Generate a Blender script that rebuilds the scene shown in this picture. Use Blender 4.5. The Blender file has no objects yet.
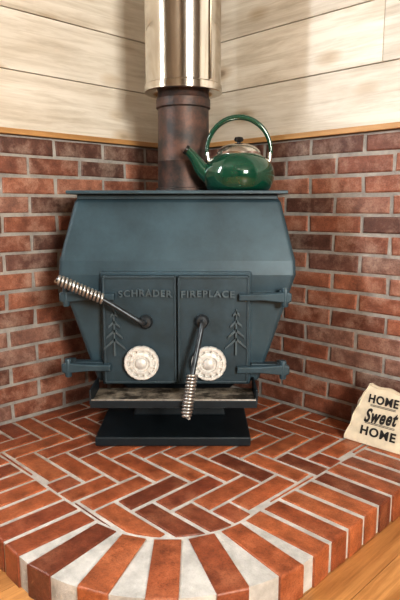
import bpy, bmesh, math, random
from mathutils import Vector, Matrix
random.seed(7)
sc = bpy.context.scene
sc.view_settings.view_transform = 'Standard'
sc.view_settings.look = 'None'
sc.view_settings.gamma = 0.84
sc.view_settings.exposure = 0.12

# ------------------------------------------------------------------ helpers
def link(o):
    sc.collection.objects.link(o); return o

def empty(name, loc=(0,0,0), rotz=0.0):
    e = bpy.data.objects.new(name, None); e.empty_display_size = 0.05
    e.matrix_world = Matrix.Translation(loc) @ Matrix.Rotation(rotz, 4, 'Z')
    link(e); return e

def setparent(o, p):
    if p is not None:
        o.parent = p
        o.matrix_parent_inverse = p.matrix_world.inverted()

def mesh_obj(name, verts, faces, mat=None, parent=None, mw=None, smooth=False, bevel=0, bseg=2, angle=None, recalc=True):
    me = bpy.data.meshes.new(name)
    me.from_pydata([tuple(v) for v in verts], [], faces)
    me.validate()
    if recalc:
        bm = bmesh.new(); bm.from_mesh(me)
        bmesh.ops.recalc_face_normals(bm, faces=bm.faces)
        bm.to_mesh(me); bm.free()
    o = bpy.data.objects.new(name, me)
    if mat: me.materials.append(mat)
    if mw is not None: o.matrix_world = mw
    link(o)
    if smooth:
        for p in me.polygons: p.use_smooth = True
    if bevel:
        m = o.modifiers.new('bevel', 'BEVEL'); m.width = bevel; m.segments = bseg
        m.limit_method = 'ANGLE'; m.angle_limit = math.radians(25)
    setparent(o, parent)
    return o

def boxdata(lo, hi, V, F):
    n = len(V)
    x0,y0,z0 = lo; x1,y1,z1 = hi
    V += [(x0,y0,z0),(x1,y0,z0),(x1,y1,z0),(x0,y1,z0),(x0,y0,z1),(x1,y0,z1),(x1,y1,z1),(x0,y1,z1)]
    F += [tuple(n+i for i in f) for f in [(0,3,2,1),(4,5,6,7),(0,1,5,4),(1,2,6,5),(2,3,7,6),(3,0,4,7)]]

def boxes(name, lst, mat, parent=None, mw=None, bevel=0, bseg=2):
    V=[];F=[]
    for lo,hi in lst: boxdata(lo,hi,V,F)
    return mesh_obj(name,V,F,mat,parent,mw,bevel=bevel,bseg=bseg)

def prism(V, F, poly, h0, h1, ch, mapf, jit=0.0):
    cx = sum(p[0] for p in poly)/len(poly); cy = sum(p[1] for p in poly)/len(poly)
    n = len(V); k = len(poly)
    P = [(p[0]+random.uniform(-jit,jit), p[1]+random.uniform(-jit,jit)) for p in poly]
    h1 = h1 - random.uniform(0,jit)
    def ins(p, d):
        dx = cx-p[0]; dy = cy-p[1]
        sx = math.copysign(min(abs(dx), d), dx); sy = math.copysign(min(abs(dy), d), dy)
        return (p[0]+sx, p[1]+sy)
    for p in P: V.append(mapf(p[0],p[1],h0))
    for p in P: V.append(mapf(p[0],p[1],h1-ch))
    for p in P:
        q = ins(p, ch*0.35); V.append(mapf(q[0],q[1],h1-ch*0.3))
    for p in P:
        q = ins(p, ch); V.append(mapf(q[0],q[1],h1))
    for r in range(3):
        for i in range(k):
            j=(i+1)%k
            F.append((n+r*k+i, n+r*k+j, n+(r+1)*k+j, n+(r+1)*k+i))
    F.append(tuple(n+3*k+i for i in range(k)))
    F.append(tuple(n+i for i in reversed(range(k))))

def lathe(name, prof, mat, parent=None, mw=None, segs=48, rmod=None, smooth=True, bevel=0):
    V=[];F=[];k=len(prof)
    for s in range(segs):
        a=2*math.pi*s/segs
        for i,(r,z) in enumerate(prof):
            rr = r*(rmod(a,i) if rmod else 1)
            V.append((rr*math.cos(a), rr*math.sin(a), z))
    for s in range(segs):
        t=(s+1)%segs
        for i in range(k-1):
            F.append((s*k+i, t*k+i, t*k+i+1, s*k+i+1))
    o = mesh_obj(name,V,F,mat,parent,mw,smooth=smooth,recalc=False)
    bm=bmesh.new(); bm.from_mesh(o.data)
    bmesh.ops.remove_doubles(bm, verts=bm.verts, dist=1e-6)
    bmesh.ops.recalc_face_normals(bm, faces=bm.faces)
    bm.to_mesh(o.data); bm.free()
    if smooth:
        m=o.modifiers.new('es','EDGE_SPLIT'); m.split_angle=math.radians(40)
    return o

def to_mesh(o, name, mat, parent):
    dg = bpy.context.evaluated_depsgraph_get()
    bpy.context.view_layer.update()
    dg.update()
    me = bpy.data.meshes.new_from_object(o.evaluated_get(dg))
    mw = o.matrix_world.copy()
    bpy.data.objects.remove(o)
    n = bpy.data.objects.new(name, me); n.matrix_world = mw
    me.materials.clear()
    if mat: me.materials.append(mat)
    link(n); setparent(n, parent)
    return n

def tube(name, pts, radii, mat, parent=None, mw=None, smooth_curve=True, res=6):
    cu = bpy.data.curves.new(name+'_c','CURVE'); cu.dimensions='3D'
    cu.bevel_depth = 1.0; cu.bevel_resolution = res; cu.use_fill_caps=True
    sp = cu.splines.new('NURBS' if smooth_curve else 'POLY')
    sp.points.add(len(pts)-1)
    for i,p in enumerate(pts):
        sp.points[i].co=(p[0],p[1],p[2],1)
        sp.points[i].radius = radii[i] if isinstance(radii,(list,tuple)) else radii
    if smooth_curve:
        sp.use_endpoint_u=True; sp.order_u=3; sp.resolution_u=6
    o=bpy.data.objects.new(name+'_c',cu); link(o)
    if mw is not None: o.matrix_world=mw
    n=to_mesh(o,name,mat,parent)
    for p in n.data.polygons: p.use_smooth=True
    return n

def text(name, body, width, height, depth, mat, parent, mw, shear=0.0, bold=0.012, arc=0.0):
    cu=bpy.data.curves.new(name+'_t','FONT'); cu.body=body; cu.align_x='CENTER'; cu.align_y='CENTER'
    cu.size=1.0; cu.offset=bold; cu.shear=shear; cu.space_character=1.15
    cu.extrude=0.05
    o=bpy.data.objects.new(name+'_t',cu); link(o)
    n=to_mesh(o,name,mat,None)
    vs=[v.co for v in n.data.vertices]
    x0=min(v.x for v in vs);x1=max(v.x for v in vs);y0=min(v.y for v in vs);y1=max(v.y for v in vs)
    for v in n.data.vertices:
        v.co.x=(v.co.x-(x0+x1)/2)*width/(x1-x0)
        v.co.y=(v.co.y-(y0+y1)/2)*height/(y1-y0)+arc*(1-(2*v.co.x/width)**2)
        v.co.z=v.co.z/0.05*depth/2
    n.matrix_world=mw
    setparent(n,parent)
    return n

# ------------------------------------------------------------------ materials
def newmat(name):
    m=bpy.data.materials.new(name); m.use_nodes=True
    nt=m.node_tree; b=nt.nodes['Principled BSDF']
    return m,nt,b
def N(nt,t,**kw):
    n=nt.nodes.new(t)
    for k,v in kw.items():
        setattr(n,k,v)
    return n
def L(nt,a,b): nt.links.new(a,b)
def ramp(nt, stops, interp='LINEAR'):
    r=nt.nodes.new('ShaderNodeValToRGB'); r.color_ramp.interpolation=interp
    els=r.color_ramp.elements
    while len(els)<len(stops): els.new(0.5)
    for e,(p,c) in zip(els,stops):
        e.position=p; e.color=(c[0],c[1],c[2],1)
    return r
def coords(nt, scale=(1,1,1)):
    tc=N(nt,'ShaderNodeTexCoord'); mp=N(nt,'ShaderNodeMapping'); mp.inputs['Scale'].default_value=scale
    L(nt,tc.outputs['Object'],mp.inputs['Vector']); return mp.outputs['Vector']
def noise(nt,vec,scale,detail=6,rough=0.6,dist=0.0):
    n=N(nt,'ShaderNodeTexNoise'); n.inputs['Scale'].default_value=scale
    n.inputs['Detail'].default_value=detail; n.inputs['Roughness'].default_value=rough
    n.inputs['Distortion'].default_value=dist
    L(nt,vec,n.inputs['Vector']); return n.outputs['Fac']
def mix(nt,fac,a,b,mode='MIX'):
    m=N(nt,'ShaderNodeMix',data_type='RGBA',blend_type=mode)
    for s,i in ((fac,0),(a,6),(b,7)):
        if hasattr(s,'is_linked') or hasattr(s,'links'): L(nt,s,m.inputs[i])
        elif isinstance(s,(int,float)): m.inputs[i].default_value=s
        else: m.inputs[i].default_value=(s[0],s[1],s[2],1)
    return m.outputs[2]
def bump(nt,b,h,strength=0.3,dist=0.005):
    n=N(nt,'ShaderNodeBump'); n.inputs['Strength'].default_value=strength; n.inputs['Distance'].default_value=dist
    L(nt,h,n.inputs['Height']); L(nt,n.outputs['Normal'],b.inputs['Normal'])

def brick_mat(name, cols, smear, rough, smearcol=(.55,.47,.40), bumps=0.5, lo=.5, hi=.72):
    m,nt,b=newmat(name); v=coords(nt)
    g=N(nt,'ShaderNodeNewGeometry')
    r=ramp(nt,cols); L(nt,g.outputs['Random Per Island'],r.inputs['Fac'])
    n1=noise(nt,v,18,8,0.7)
    r1=ramp(nt,[(0.3,(.45,.42,.42)),(0.7,(1.3,1.25,1.2))]); L(nt,n1,r1.inputs['Fac'])
    c=mix(nt,1.0,r.outputs['Color'],r1.outputs['Color'],'MULTIPLY')
    n2=noise(nt,v,9,10,0.75)
    r2=ramp(nt,[(lo,(0,0,0)),(hi,(smear,)*3)]); L(nt,n2,r2.inputs['Fac'])
    c=mix(nt,r2.outputs['Color'],c,smearcol)
    n4=noise(nt,v,260,3,0.6)
    r4=ramp(nt,[(0.35,(.62,.6,.6)),(0.5,(1,1,1))]); L(nt,n4,r4.inputs['Fac'])
    c=mix(nt,.8,c,r4.outputs['Color'],'MULTIPLY')
    L(nt,c,b.inputs['Base Color'])
    b.inputs['Roughness'].default_value=rough
    n3=noise(nt,v,120,6,0.7)
    bump(nt,b,n3,bumps,0.004)
    return m
m_wallbrick=brick_mat('wall_brick',[(0.0,(.13,.065,.050)),(.25,(.24,.095,.060)),(.5,(.34,.135,.080)),(.75,(.40,.18,.115)),(.9,(.29,.165,.13)),(1,(.19,.09,.07))],0.65,0.5,(.44,.37,.31),lo=.48)
m_floorbrick=brick_mat('hearth_brick',[(0.0,(.18,.055,.030)),(.3,(.34,.105,.048)),(.7,(.46,.16,.068)),(.9,(.38,.115,.05)),(1,(.26,.075,.04))],0.3,0.34,(.48,.30,.18),0.35)

def mortar_mat(name,c1,c2,rough=.9):
    m,nt,b=newmat(name); v=coords(nt)
    n1=noise(nt,v,14,8,0.7)
    r=ramp(nt,[(0.3,c1),(0.7,c2)]); L(nt,n1,r.inputs['Fac']); L(nt,r.outputs['Color'],b.inputs['Base Color'])
    b.inputs['Roughness'].default_value=rough
    bump(nt,b,noise(nt,v,150,5,.7),0.6,0.004)
    return m
m_mortar=mortar_mat('wall_mortar',(.22,.21,.20),(.46,.44,.41))
m_hmortar=mortar_mat('hearth_mortar',(.36,.355,.335),(.68,.67,.64),.7)

def wood_mat(name, axis, c_light, c_dark, c_var, rough=.5, freq=1.0, amt=1.0, knots=False, island=(.84,1.05)):
    m,nt,b=newmat(name)
    g=N(nt,'ShaderNodeNewGeometry')
    tc=N(nt,'ShaderNodeTexCoord')
    off=N(nt,'ShaderNodeVectorMath',operation='SCALE'); off.inputs[0].default_value=(7,13,5)
    L(nt,g.outputs['Random Per Island'],off.inputs['Scale'])
    ad=N(nt,'ShaderNodeVectorMath',operation='ADD'); L(nt,tc.outputs['Object'],ad.inputs[0]); L(nt,off.outputs[0],ad.inputs[1])
    def M(across,along):
        s=[across*freq]*3; s[axis]=along*freq
        mp=N(nt,'ShaderNodeMapping'); mp.inputs['Scale'].default_value=s; L(nt,ad.outputs[0],mp.inputs['Vector']); return mp.outputs[0]
    n1=noise(nt,M(45,2.6),1.0,9,0.7,.5)
    n2=noise(nt,M(9,1.6),1.0,5,0.6,.8)
    r=ramp(nt,[(0.36,c_dark),(0.56,c_light)]); L(nt,n1,r.inputs['Fac'])
    r2=ramp(nt,[(0.38,c_var),(0.58,(1,1,1))]); L(nt,n2,r2.inputs['Fac'])
    c=mix(nt,amt,r.outputs['Color'],r2.outputs['Color'],'MULTIPLY')
    if knots:
        vo=N(nt,'ShaderNodeTexVoronoi'); vo.inputs['Scale'].default_value=1.0; L(nt,M(7,3.4),vo.inputs['Vector'])
        rk=ramp(nt,[(0.06,(.30,.21,.13)),(0.12,(.75,.66,.55)),(.24,(1,1,1))]); L(nt,vo.outputs['Distance'],rk.inputs['Fac'])
        c=mix(nt,.8,c,rk.outputs['Color'],'MULTIPLY')
    r3=ramp(nt,[(0,(island[0],)*3),(1,(island[1],)*3)]); L(nt,g.outputs['Random Per Island'],r3.inputs['Fac'])
    c=mix(nt,1.0,c,r3.outputs['Color'],'MULTIPLY')
    L(nt,c,b.inputs['Base Color']); b.inputs['Roughness'].default_value=rough
    bump(nt,b,n1,0.12,0.002)
    return m
m_boardL=wood_mat('whitewashed_boards_y',1,(.71,.68,.615),(.56,.52,.45),(.82,.79,.75),knots=True,island=(.91,1.04))
m_boardR=wood_mat('whitewashed_boards_x',0,(.71,.68,.615),(.56,.52,.45),(.82,.79,.75),knots=True,island=(.91,1.04))
m_trimL=wood_mat('pine_trim_y',1,(.60,.36,.15),(.43,.24,.09),(.8,.75,.7))
m_trimR=wood_mat('pine_trim_x',0,(.60,.36,.15),(.43,.24,.09),(.8,.75,.7))
m_floor=wood_mat('wood_floor',1,(.60,.32,.12),(.40,.19,.06),(.75,.7,.65),.35)
m_panelx=wood_mat('pine_panelling',2,(.25,.19,.13),(.14,.10,.07),(.75,.7,.65),.5)

def plain(name,col,rough=.5,metal=0.0,coat=0,nscale=None,namt=.25,bmp=0):
    m,nt,b=newmat(name)
    b.inputs['Roughness'].default_value=rough; b.inputs['Metallic'].default_value=metal
    b.inputs['Coat Weight'].default_value=coat; b.inputs['Coat Roughness'].default_value=.04
    v=coords(nt); n1=noise(nt,v,nscale or 12,6,.65)
    lo=tuple(c*(1-namt) for c in col); hi=tuple(min(1,c*(1+namt)) for c in col)
    r=ramp(nt,[(.3,lo),(.7,hi)]); L(nt,n1,r.inputs['Fac']); L(nt,r.outputs['Color'],b.inputs['Base Color'])
    if bmp: bump(nt,b,noise(nt,v,90,4,.6),bmp,.002)
    return m
def worn(name,col,edge,rough,metal,nscale,namt,bmp,amt=.8):
    m=plain(name,col,rough,metal,0,nscale,namt,bmp); nt=m.node_tree; b=nt.nodes['Principled BSDF']
    src=b.inputs['Base Color'].links[0].from_socket
    bv=N(nt,'ShaderNodeBevel'); bv.samples=6; bv.inputs['Radius'].default_value=.006
    g=N(nt,'ShaderNodeNewGeometry')
    d=N(nt,'ShaderNodeVectorMath',operation='DOT_PRODUCT'); L(nt,bv.outputs['Normal'],d.inputs[0]); L(nt,g.outputs['Normal'],d.inputs[1])
    r=ramp(nt,[(0.80,(amt,)*3),(0.985,(0,0,0))]); L(nt,d.outputs['Value'],r.inputs['Fac'])
    nz_=noise(nt,coords(nt),35,5,.7); rr=ramp(nt,[(.35,(.2,)*3),(.6,(1,1,1))]); L(nt,nz_,rr.inputs['Fac'])
    f=mix(nt,1.0,r.outputs['Color'],rr.outputs['Color'],'MULTIPLY')
    c=mix(nt,f,src,edge); L(nt,c,b.inputs['Base Color'])
    return m
m_ceil=plain('ceiling_boards',(.34,.29,.23),.9,namt=.05)
m_plaster=plain('plaster',(.50,.45,.38),.9,namt=.05)
m_stove=worn('stove_slate_blue_steel',(.040,.075,.098),(.20,.26,.30),.42,0.15,7,.28,.06)
m_castdoor=worn('cast_iron_door',(.028,.053,.070),(.16,.20,.23),.5,0.15,16,.25,.2)
m_relief=plain('cast_iron_relief',(.095,.135,.160),.4,0.3,nscale=30,namt=.2)
m_black=worn('black_iron',(.010,.018,.025),(.08,.10,.115),.5,.2,20,.25,.1)
m_spring=plain('spring_steel',(.46,.45,.43),.32,.85,nscale=60,namt=.4)
m_rod=plain('worn_rod',(.06,.07,.08),.35,.6,nscale=40,namt=.4)
m_nickel=plain('nickel_cap',(.68,.68,.66),.4,.15,nscale=50,namt=.2)
m_green=plain('green_enamel',(.001,.055,.032),.13,0,coat=1,namt=.1)
m_steel=plain('polished_steel',(.66,.625,.57),.12,1,nscale=5,namt=.08)
m_lid=plain('kettle_steel',(.78,.77,.75),.2,1,nscale=5,namt=.05)
m_knob=plain('black_bakelite',(.012,.012,.012),.25)
m_cloth=plain('cream_canvas',(.67,.60,.47),.95,nscale=25,namt=.12,bmp=.4)
m_ink=plain('black_print',(.02,.018,.016),.8)
m_frame=plain('white_painted_wood',(.75,.74,.70),.5,namt=.03)

def rust_mat(name,dark,rustc,rough=.6,metal=.3,lo=.42,hi=.62,scale=9):
    m,nt,b=newmat(name); v=coords(nt)
    n1=noise(nt,v,scale,9,.7)
    r=ramp(nt,[(lo,dark),(hi,rustc)]); L(nt,n1,r.inputs['Fac']); L(nt,r.outputs['Color'],b.inputs['Base Color'])
    b.inputs['Roughness'].default_value=rough; b.inputs['Metallic'].default_value=metal
    bump(nt,b,noise(nt,v,70,6,.7),.3,.003)
    return m
m_pipe=rust_mat('rusty_pipe',(.040,.036,.036),(.125,.068,.052),.5,scale=14)
m_tray=rust_mat('ashy_tray',(.06,.05,.04),(.48,.42,.34),.4,.4,.42,.58,18)

# ------------------------------------------------------------------ room
C=Vector((-0.075,2.512,0))
R=Matrix.Translation(C) @ Matrix.Rotation(math.radians(-45),4,'Z')
SZ=4.2; ZC=2.35; ZF=-0.08
V=[];F=[]
x=-0.15
while x<SZ+.1:
    y=-SZ-.1+random.uniform(-.8,0)
    while y<.15:
        ln=random.uniform(.9,1.6)
        a=max(y,-SZ-.1); c=min(y+ln,.15)
        if c-a>.02: boxdata((x,a,ZF-.05),(x+.0785,c-.001,ZF),V,F)
        y+=ln
    x+=.08
mesh_obj('floor',V,F,m_floor,None,R.copy())
boxes('ceiling',[((-.15,-SZ-.1,ZC),(SZ+.1,.15,ZC+.1))],m_ceil,None,R.copy())
wy0,wy1,wz0,wz1=-2.1,-1.55,1.06,2.05
wall_left=boxes('wall_left',[((-.15,wy1,ZF),(-.045,.15,ZC)),((-.15,-SZ-.1,ZF),(-.045,wy0,ZC)),
    ((-.15,wy0,ZF),(-.045,wy1,wz0)),((-.15,wy0,wz1),(-.045,wy1,ZC))],m_plaster,None,R.copy())
wall_right=boxes('wall_right',[((-.045,.045,ZF),(SZ,.15,ZC))],m_plaster,None,R.copy())
vy0,vy1,vz0,vz1=-2.55,-1.65,1.10,2.10
wall_fr=boxes('wall_front_right',[((SZ,vy1,ZF),(SZ+.1,.15,ZC)),((SZ,-SZ-.1,ZF),(SZ+.1,vy0,ZC)),
    ((SZ,vy0,ZF),(SZ+.1,vy1,vz0)),((SZ,vy0,vz1),(SZ+.1,vy1,ZC))],m_panelx,None,R.copy())
boxes('wall_front_left',[((-.045,-SZ-.1,ZF),(SZ,-SZ,ZC))],m_panelx,None,R.copy())

def wall_cladding(side):
    par = wall_left if side=='left' else wall_right
    if side=='left': mp=lambda s,z,d:(d,-s,z)
    else: mp=lambda s,z,d:(s,-d,z)
    V=[];F=[]
    for row in range(-1,15):
        z0=row*.0667+.005; z1=z0+.0567
        s=-.105 if row%2 else 0.0
        if side=='right': s+=0.03
        while s<SZ:
            a=max(s,0.0)+.005; c=min(s+.21,SZ)-.005
            if c-a>.03:
                prism(V,F,[(a,z0),(c,z0),(c,z1),(a,z1)],-.044,0.0,.006,mp,.0024)
            s+=.21
    mesh_obj('bricks',V,F,m_wallbrick,par,R.copy())
    p0=mp(0,ZF,-.0445); p1=mp(SZ,1.0,-.0050)
    boxes('mortar',[(tuple(min(a,b) for a,b in zip(p0,p1)),tuple(max(a,b) for a,b in zip(p0,p1)))],m_mortar,par,R.copy())
    V=[];F=[]
    z=1.022
    while z<ZC-.01:
        z1=min(z+.195,ZC)
        s=0.0
        while s<SZ:
            ln=random.uniform(.9,2.1)
            segs=[(s,min(s+ln,SZ))]
            if side=='left' and z1>wz0 and z<wz1:
                new=[]
                for a,c in segs:
                    if a< -wy1: new.append((a,min(c,-wy1)))
                    if c> -wy0: new.append((max(a,-wy0),c))
                segs=new
            for a,c in segs:
                if c-a>.01:
                    prism(V,F,[(a+.0006,z+.0012),(c-.0006,z+.0012),(c-.0006,z1-.0012),(a+.0006,z1-.0012)],-.044,-.026,.002,mp,0)
            s+=ln
        z+=.195
    mesh_obj('whitewashed_boards',V,F,m_boardL if side=='left' else m_boardR,par,R.copy())
wall_cladding('left'); wall_cladding('right')
boxes('trim_1',[((-.043,-SZ,1.002),(.012,-.0125,1.021))],m_trimL,None,R.copy(),bevel=.002)
boxes('trim_2',[((-.043,-.012,1.002),(SZ,.043,1.021))],m_trimR,None,R.copy(),bevel=.002)
def window(name,xa,xb,y0,y1,z0,z1):
    w=.04; lst=[((xa,y0,z0),(xb,y0+w,z1)),((xa,y1-w,z0),(xb,y1,z1)),((xa,y0,z0),(xb,y1,z0+w)),((xa,y0,z1-w),(xb,y1,z1)),
        ((xa+.03,y0,(z0+z1)/2-.012),(xb-.03,y1,(z0+z1)/2+.012))]
    boxes(name,lst,m_frame,None,R.copy())
window('window_1',-.15,-.02,wy0,wy1,wz0,wz1)
window('window_2',SZ-.02,SZ+.1,vy0,vy1,vz0,vz1)

def area(name,loc,dirv,sx,sy,power,col):
    l=bpy.data.lights.new(name,'AREA'); l.shape='RECTANGLE'; l.size=sx; l.size_y=sy; l.energy=power; l.color=col
    o=bpy.data.objects.new(name,l); link(o)
    q=Vector(dirv).to_track_quat('-Z','Y')
    o.matrix_world=R @ Matrix.Translation(loc) @ q.to_matrix().to_4x4()
    return o
area('window_light',(-.09,(wy0+wy1)/2,(wz0+wz1)/2),(1,0,0),.50,.95,84,(.88,.94,1.0))
area('window_light.001',(SZ+.05,(vy0+vy1)/2,(vz0+vz1)/2),(-1,0,0),.85,.95,228,(1.0,.96,.88))
fill_light=empty('added_fill_light',R @ Vector((2.4,-2.4,ZC)))  # unseen glowing globe, added as fill to raise the room's ambient light
mwl=Matrix.Translation(R @ Vector((2.4,-2.4,ZC-.12)))
m_glow,nt,b=newmat('fill_glow'); b.inputs['Base Color'].default_value=(.9,.88,.8,1)
b.inputs['Emission Color'].default_value=(1,.93,.8,1); b.inputs['Emission Strength'].default_value=3
lathe('fill_globe',[(0,0),(.1,.01),(.16,.04),(.18,.08),(.17,.11),(0,.11)],m_glow,fill_light,mwl)
w=bpy.data.worlds.new('sky'); sc.world=w; w.use_nodes=True
w.node_tree.nodes['Background'].inputs[0].default_value=(.75,.85,1,1); w.node_tree.nodes['Background'].inputs[1].default_value=1.2

# ------------------------------------------------------------------ hearth
S=1.21; RW=.21; SI=S-RW; RI=.25; RO=RI+RW; CC=S-RO
hearth=empty('brick_hearth',R @ Vector((.6,-.6,ZF)),math.radians(-45))
def region(s,r,n=16):
    pts=[(0.006,-.006),(0.006,-s)]
    for i in range(n+1):
        a=-math.pi/2+ (math.pi/2)*i/n
        pts.append((s-r+r*math.cos(a), -(s-r)+r*math.sin(a)))
    pts.append((s,-.006))
    return pts
def clip(poly,cl):
    out=poly
    for i in range(len(cl)):
        a=cl[i]; b=cl[(i+1)%len(cl)]
        inp=out; out=[]
        if not inp: break
        def side(p): return (b[0]-a[0])*(p[1]-a[1])-(b[1]-a[1])*(p[0]-a[0])
        for j in range(len(inp)):
            p=inp[j]; q=inp[(j+1)%len(inp)]
            sp_,sq=side(p),side(q)
            if sp_>=0: out.append(p)
            if (sp_>=0)!=(sq>=0):
                t=sp_/(sp_-sq); out.append((p[0]+(q[0]-p[0])*t,p[1]+(q[1]-p[1])*t))
    return out
def polyarea(p): return abs(sum(p[i][0]*p[(i+1)%len(p)][1]-p[(i+1)%len(p)][0]*p[i][1] for i in range(len(p))))/2
rg=region(S-.004,RO-.004,24)
V=[(p[0],p[1],ZF+.0005) for p in rg]+[(p[0],p[1],-.0045) for p in rg]
k=len(rg)
F=[(i,(i+1)%k,k+(i+1)%k,k+i) for i in range(k)]+[tuple(range(k,2*k)),tuple(reversed(range(k)))]
mesh_obj('mortar_bed',V,F,m_hmortar,hearth,R.copy())
V=[];F=[]
mpf=lambda x,y,z:(x,y,z)
inner=region(SI-.002,RI-.002,10)
W=.0705; n=3; g=.006
for i in range(-4,20):
    for j in range(-20,5):
        dd=(i-j)%(2*n)
        if dd==0: rect=(i*W,j*W,(i+n)*W,(j+1)*W)
        elif dd==2*n-1: rect=(i*W,j*W,(i+1)*W,(j+n)*W)
        else: continue
        x0,y0,x1,y1=rect
        x0+=g;y0+=g;x1-=g;y1-=g
        pl=clip([(x0,y0),(x1,y0),(x1,y1),(x0,y1)],inner)
        if len(pl)>=3 and polyarea(pl)>.0006:
            prism(V,F,pl,-.03,0.0,.004,mpf,.0016)
nb=10; pt=CC/nb
for i in range(nb):
    a=i*pt+.0085; c=(i+1)*pt-.0055
    prism(V,F,[(SI+.006,-c),(S,-c),(S,-a),(SI+.006,-a)],ZF+.001,0.0,.005,mpf,.0020)
    prism(V,F,[(a,-S),(c,-S),(c,-SI-.006),(a,-SI-.006)],ZF+.001,0.0,.005,mpf,.0020)
nf=5
for i in range(nf):
    th=-math.pi/2+(math.pi/2)*(i+.5)/nf
    er=(math.cos(th),math.sin(th)); et=(-er[1],er[0])
    P=[]
    for r_,s_ in ((RI+.006,-.031),(RO,-.035),(RO,.035),(RI+.006,.031)):
        P.append((CC+er[0]*r_+et[0]*s_, -CC+er[1]*r_+et[1]*s_))
    prism(V,F,P,ZF+.001,0.0,.004,mpf,.0018)
mesh_obj('bricks',V,F,m_floorbrick,hearth,R.copy())

# ------------------------------------------------------------------ stove
cx=-.073
stove=empty('wood_stove',(cx,1.95,0))
prof=[(.322,.800,1.865),(.338,.775,1.845),(.380,.590,1.785),(.382,.545,1.780),(.268,.185,1.795)]
V=[];F=[];k=len(prof)
for hw,z,yf in prof:
    V+=[(cx-hw,yf,z),(cx+hw,yf,z),(cx+hw,2.12,z),(cx-hw,2.12,z)]
for i in range(k-1):
    a=4*i;b_=4*(i+1)
    for e in range(4):
        f=(e+1)%4
        F.append((a+e,a+f,b_+f,b_+e))
F.append((0,1,2,3)); F.append((4*k-4,4*k-3,4*k-2,4*k-1))
mesh_obj('body',V,F,m_stove,stove,bevel=.016,bseg=5)
boxes('top_plate',[((cx-.352,1.80,.801),(cx+.352,2.14,.812))],m_stove,stove,bevel=.003)
boxes('upper_rail',[((cx-.325,1.842,.785),(cx+.325,1.87,.800))],m_stove,stove,bevel=.003)
dz0,dz1=.198,.547
boxes('door_frame',[((cx-.246,1.768,dz0-.012),(cx+.238,1.80,dz1+.010))],m_stove,stove,bevel=.005)
boxes('door_left',[((cx-.235,1.745,dz0),(cx-.0025,1.77,dz1))],m_castdoor,stove,bevel=.005,bseg=3)
boxes('door_right',[((cx+.0025,1.745,dz0),(cx+.228,1.77,dz1))],m_castdoor,stove,bevel=.005,bseg=3)
def rimframe(name,x0,x1):
    w=.007
    boxes(name,[((x0,1.741,dz0),(x0+w,1.747,dz1)),((x1-w,1.741,dz0),(x1,1.747,dz1)),((x0,1.741,dz1-w),(x1,1.747,dz1)),((x0,1.741,dz0),(x1,1.747,dz0+w))],m_castdoor,stove,bevel=.002)
rimframe('door_rim_left',cx-.235,cx-.0025); rimframe('door_rim_right',cx+.0025,cx+.228)
RX=Matrix.Rotation(math.radians(90),4,'X')
text('lettering_left','SCHRADER',.168,.022,.012,m_relief,stove,Matrix.Translation((-.172,1.742,.490))@RX,bold=.02,arc=.003)
text('lettering_right','FIREPLACE',.168,.022,.012,m_relief,stove,Matrix.Translation((.025,1.742,.488))@RX,bold=.02,arc=.003)
def tree(name,x,z0,h,w):
    V=[];F=[]
    y0,y1=1.735,1.746
    def quad(pts):
        n=len(V)
        for p in pts: V.append((p[0],y1,p[1]))
        for p in pts: V.append((p[0],y0,p[1]))
        m=len(pts)
        for i in range(m): F.append((n+i,n+(i+1)%m,n+m+(i+1)%m,n+m+i))
        F.append(tuple(range(n,n+m))); F.append(tuple(range(n+m,n+2*m)))
    quad([(x-.003,z0),(x+.003,z0),(x+.002,z0+h),(x-.002,z0+h)])
    nn=4
    for i in range(nn):
        t=i/(nn-1); zz=z0+h*(.34+.58*t); ww=w*(1-.70*t)/2; dr=ww*.85
        for s in (-1,1):
            quad([(x,zz+.007),(x+s*ww,zz-dr+.004),(x+s*ww*1.1,zz-dr-.004),(x,zz-.003)])
    mesh_obj(name,V,F,m_relief,stove)
tree('pine_relief_left',-.272,.290,.150,.066)
tree('pine_relief_right',.115,.292,.150,.066)
def hinge(name,s,z,xi,xo):
    V=[];F=[]
    P=[(xi,-.011),(xi,.011),(xi+(xo-xi)*.45,.012),(xo-s*.01,.018),(xo,.012),(xo,-.012),(xo-s*.01,-.018),(xi+(xo-xi)*.45,-.010)]
    prism(V,F,P,0,.020,.004,lambda a,b,h:(a,1.745-h,z+b),0)
    xb=xo-s*.02
    boxdata((min(xb-.012,xb+.012),1.735,z-.016),(max(xb-.012,xb+.012),1.80,z+.016),V,F)
    xm=cx+s*(.24)
    boxdata((min(xb,xm),1.765,z-.010),(max(xb,xm),1.80,z+.010),V,F)
    mesh_obj(name,V,F,m_stove,stove,bevel=.003)
    lathe(name+'_pin',[(0,-.03),(.009,-.03),(.011,-.026),(.011,.026),(.009,.03),(0,.03)],m_stove,stove,Matrix.Translation((xb,1.735,z)),segs=20)
hinge('hinge_upper_left',-1,.482,-.268,-.440)
hinge('hinge_lower_left',-1,.252,-.285,-.442)
hinge('hinge_upper_right',1,.480,.122,.287)
hinge('hinge_lower_right',1,.245,.118,.286)
RF=Matrix.Rotation(math.radians(90),4,'X')
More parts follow.
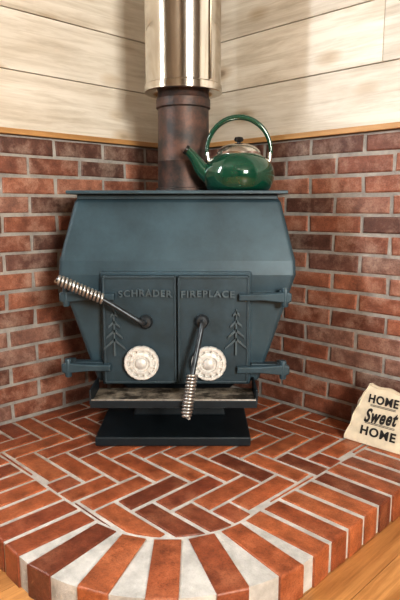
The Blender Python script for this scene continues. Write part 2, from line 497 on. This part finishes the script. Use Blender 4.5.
def cap(name,x,z):
    def rm(a,i):
        if i in (1,2,3,4): return 1-.022*max(0,math.cos(12*a))**3
        return 1
    lathe(name,[(0,0),(.053,0),(.056,.004),(.056,.014),(.053,.018),(.045,.018),(.042,.010),(.038,.010),(.036,.018),(.027,.020),(.025,.013),(.019,.013),(.017,.022),(.010,.027),(0,.028)],
        m_nickel,stove,Matrix.Translation((x,1.735,z))@RF,segs=192,rmod=rm)
    V=[];F=[]
    for q in range(12):
        a=2*math.pi*(q+.5)/12; c,s=math.cos(a),math.sin(a)
        n0=len(V)
        for (r,t,h) in ((.026,-.002,.010),(.026,.002,.010),(.052,.003,.010),(.052,-.003,.010),(.026,-.002,.0205),(.026,.002,.0205),(.052,.003,.0205),(.052,-.003,.0205)):
            V.append((c*r-s*t,s*r+c*t,h))
        F+=[tuple(n0+i for i in f) for f in [(0,3,2,1),(4,5,6,7),(0,1,5,4),(1,2,6,5),(2,3,7,6),(3,0,4,7)]]
    mesh_obj(name+'_ribs',V,F,m_nickel,stove,Matrix.Translation((x,1.735,z))@RF)
    lathe(name+'_stem',[(0,0),(.012,0),(.012,.02),(0,.02)],m_rod,stove,Matrix.Translation((x,1.748,z))@RF,segs=20)
cap('draft_cap_left',-.186,.270); cap('draft_cap_right',.028,.268)
def helix(name,P,Q,r,turns,wire,mat):
    P=Vector(P);Q=Vector(Q); d=(Q-P); ln=d.length; d.normalize()
    u=d.cross(Vector((0,1,0))).normalized(); v=d.cross(u)
    pts=[];n=int(turns*14)
    for i in range(n+1):
        t=i/n; a=2*math.pi*turns*t
        rr=r*(1 if t<.9 else 1-.35*(t-.9)/.1)
        pts.append(P+d*ln*t+u*rr*math.cos(a)+v*rr*math.sin(a))
    tube(name,pts,wire,mat,stove,smooth_curve=False,res=3)
def handle(tag,boss,bend,P,Q):
    lathe('handle_boss_'+tag,[(0,0),(.020,0),(.022,.006),(.022,.018),(.016,.026),(0,.028)],m_rod,stove,Matrix.Translation((boss[0],1.748,boss[2]))@RF,segs=28)
    tube('handle_rod_'+tag,[(boss[0],1.745,boss[2]),(boss[0],1.705,boss[2]),bend,P,tuple(Vector(P).lerp(Vector(Q),.5)),Q],[.008]*6,m_rod,stove)
    helix('handle_spring_'+tag,P,Q,.0135,13,.0045,m_spring)
handle('left',(-.171,0,.402),(-.185,1.690,.410),(-.296,1.682,.484),(-.428,1.660,.548))
handle('right',(.006,0,.404),(.006,1.690,.397),(-.024,1.650,.254),(-.042,1.612,.130))
tx0,tx1=-.335,.172
boxes('ash_shelf',[((tx0,1.655,.160),(tx1,1.79,.167))],m_tray,stove,bevel=.002)
boxes('ash_shelf_lip',[((tx0-.004,1.648,.148),(tx1+.004,1.656,.172)),((tx0-.006,1.65,.158),(tx0,1.79,.205)),((tx1,1.65,.158),(tx1+.006,1.79,.205))],m_black,stove,bevel=.002)
tube('shelf_bead',[(tx0,1.652,.173),((tx0+tx1)/2,1.652,.173),(tx1,1.652,.173)],.003,m_spring,stove)
V=[];F=[]
for hw,y0,y1,z in ((.205,1.80,2.10,.19),(.15,1.90,2.07,.10),(.165,1.89,2.08,.03)):
    V+=[(cx-hw,y0,z),(cx+hw,y0,z),(cx+hw,y1,z),(cx-hw,y1,z)]
for i in range(2):
    for e in range(4): F.append((4*i+e,4*i+(e+1)%4,4*i+4+(e+1)%4,4*i+4+e))
F+= [(0,1,2,3),(8,9,10,11)]
mesh_obj('pedestal',V,F,m_black,stove,bevel=.008,bseg=3)
boxes('base_plate',[((-.337,1.698,0.0008),(.163,2.11,.032))],m_black,stove,bevel=.005)

# ------------------------------------------------------------------ pipe
px,py=-.058,2.03
pipe=empty('stove_pipe',(px,py,.812))
lathe('lower_pipe',[(0,.0),(.098,.0),(.098,.012),(.091,.014),(.090,.10),(.0915,.104),(.090,.108),(.088,.28),(.094,.284),(.094,.312),(.090,.316),(.088,.335),(.088,.40),(0,.40)],m_pipe,pipe,Matrix.Translation((px,py,.8125)),segs=64)
z0=1.145
lathe('chimney_pipe',[(.090,.012),(.126,.0),(.134,.002),(.134,.024),(.1300,.028),(.1300,.50),(.133,.504),(.133,.53),(.1300,.534),(.1300,ZC-z0),(0,ZC-z0)],m_steel,pipe,Matrix.Translation((px,py,z0)),segs=96)
boxes('pipe_seam',[((px+.090,py-.099,z0+.03),(px+.096,py-.093,ZC-.01))],m_steel,pipe,bevel=.001)

# ------------------------------------------------------------------ kettle
kx,ky,kz=.128,1.905,.8125
ket=empty('tea_kettle',(kx,ky,kz))
T=Matrix.Translation((kx,ky,kz))
lathe('kettle_body',[(0,0),(.092,0),(.102,.004),(.108,.012),(.116,.03),(.119,.05),(.118,.066),(.110,.084),(.096,.102),(.076,.116),(.066,.121),(.062,.123),(0,.123)],m_green,ket,T,segs=64)
lathe('kettle_lid',[(.072,.117),(.073,.124),(.068,.132),(.055,.143),(.034,.151),(.014,.154),(0,.154)],m_lid,ket,T,segs=48)
lathe('lid_knob',[(0,.152),(.007,.153),(.006,.158),(.013,.161),(.016,.166),(.013,.173),(0,.176)],m_knob,ket,T,segs=32)
tube('spout',[(-.085,-.01,.045),(-.118,-.012,.062),(-.140,-.014,.098),(-.158,-.015,.122),(-.172,-.016,.132)],[.034,.027,.018,.0145,.014],m_green,ket,T)
tube('spout_rim',[(-.168,-.0158,.1295),(-.176,-.0162,.1345)],[.0155,.0155],m_knob,ket,T,smooth_curve=False)
pts=[];rad=[]
for i in range(21):
    a=math.pi*(1.10-1.20*i/20)
    pts.append((.106*math.cos(a), 0, .128+.110*math.sin(a)))
    rad.append(.0055+.0035*math.sin(math.pi*i/20))
tube('kettle_handle',pts,rad,m_green,ket,T)
for s in (-1,1):
    tube('handle_bracket_%s'%('left' if s<0 else 'right'),[(s*.098,0,.088),(s*.104,0,.105),(s*.102,0,.125)],[.008,.0085,.0075],m_lid,ket,T)

# ------------------------------------------------------------------ canvas doorstop bag
brot=math.radians(-43)
BL=(.562,1.690,0)
bag=empty('canvas_doorstop',BL,brot)
MB=Matrix.Translation((BL[0],BL[1],0.001))@Matrix.Rotation(brot,4,'Z')
nx,nz,ny=16,18,8
wB,wT,dB,dT,hh=.218,.118,.110,.018,.180
lean=.064
def bagpt(u,v,t):
    w=wB+(wT-wB)*t**1.15
    y0=lean*t; d=dB+(dT-dB)*t**1.1
    return [u*w/2-.004*t, y0+v*d, t*hh-.010*max(0,(t-.6)/.4)*(.5+.5*u)]
V=[];F=[];idx={}
def vid(i,j,k_):
    key=(i,j,k_)
    if key not in idx:
        u=-1+2*i/nx; v=j/ny; t=k_/nz
        p=bagpt(u,v,t)
        e=math.sin(math.pi*min(1,max(0,t)))
        edge=abs(u)**3
        if j==0:
            p[1]+= .003*edge*math.sin(t*23+u*3)
        if i in (0,nx):
            s=1 if i else -1
            p[0]+= s*(.014*math.sin(math.pi*v)*e + .003*math.sin(t*19+v*6+s)+.004*e)
        if j==ny: p[1]+=.002*e
        if t==1: p[2]+=.003*math.sin(u*5+1)
        if k_<=1 and abs(u)>.85: p[0]+=.004*u
        idx[key]=len(V); V.append(tuple(p))
    return idx[key]
for i in range(nx):
    for k_ in range(nz):
        for j in (0,ny):
            F.append((vid(i,j,k_),vid(i+1,j,k_),vid(i+1,j,k_+1),vid(i,j,k_+1)))
for j in range(ny):
    for k_ in range(nz):
        for i in (0,nx):
            F.append((vid(i,j,k_),vid(i,j+1,k_),vid(i,j+1,k_+1),vid(i,j,k_+1)))
for i in range(nx):
    for j in range(ny):
        for k_ in (0,nz):
            F.append((vid(i,j,k_),vid(i+1,j,k_),vid(i+1,j+1,k_),vid(i,j+1,k_)))
bo=mesh_obj('canvas_body',V,F,m_cloth,bag,MB,smooth=True)
mm=bo.modifiers.new('b','BEVEL'); mm.width=.003; mm.segments=2; mm.limit_method='ANGLE'; mm.angle_limit=math.radians(50)
for nm,s in (('seam_left',-1),('seam_right',1)):
    pts=[]
    for q in range(0,nz+1):
        v_=V[vid(0 if s<0 else nx,0,q)]; pts.append((v_[0],v_[1],max(v_[2],.0024)))
    tube(nm,pts,.0022,m_cloth,bag,MB)
pts=[V[vid(i,0,nz)] for i in range(nx+1)]
tube('seam_top',pts,.003,m_cloth,bag,MB)
tilt=math.atan2(lean,hh)
def bt(name,s,w,h,t,x=0,shear=0,rot=0,bold=.03):
    m=MB@Matrix.Translation((x,lean*t-.0012,hh*t))@Matrix.Rotation(-tilt,4,'X')@RX@Matrix.Rotation(rot,4,'Z')
    text(name,s,w,h,.0016,m_ink,bag,m,shear,bold=bold)
bt('print_home_top','HOME',.100,.028,.78,x=-.004)
bt('print_sweet','Sweet',.112,.046,.51,x=-.002,shear=.45,rot=math.radians(5))
bt('print_home_bottom','HOME',.118,.029,.23,x=-.002)
def rule(t,w,x): return ((x-w/2,-.0016,hh*t/math.cos(tilt)),(x+w/2,-.0006,hh*t/math.cos(tilt)+.0016))
boxes('print_rules',[rule(.672,.085,-.002),rule(.652,.085,-.002),rule(.37,.10,-.002),rule(.35,.10,-.002)],m_ink,bag,
    MB@Matrix.Rotation(-tilt,4,'X'))

# ------------------------------------------------------------------ camera
cam=bpy.data.cameras.new('camera'); co=bpy.data.objects.new('camera',cam); link(co)
co.location=(0,0,.76); co.rotation_euler=(math.radians(90-9.43),0,0)
cam.sensor_fit='VERTICAL'; cam.sensor_height=36; cam.lens=33.6; cam.clip_start=.01
sc.camera=co
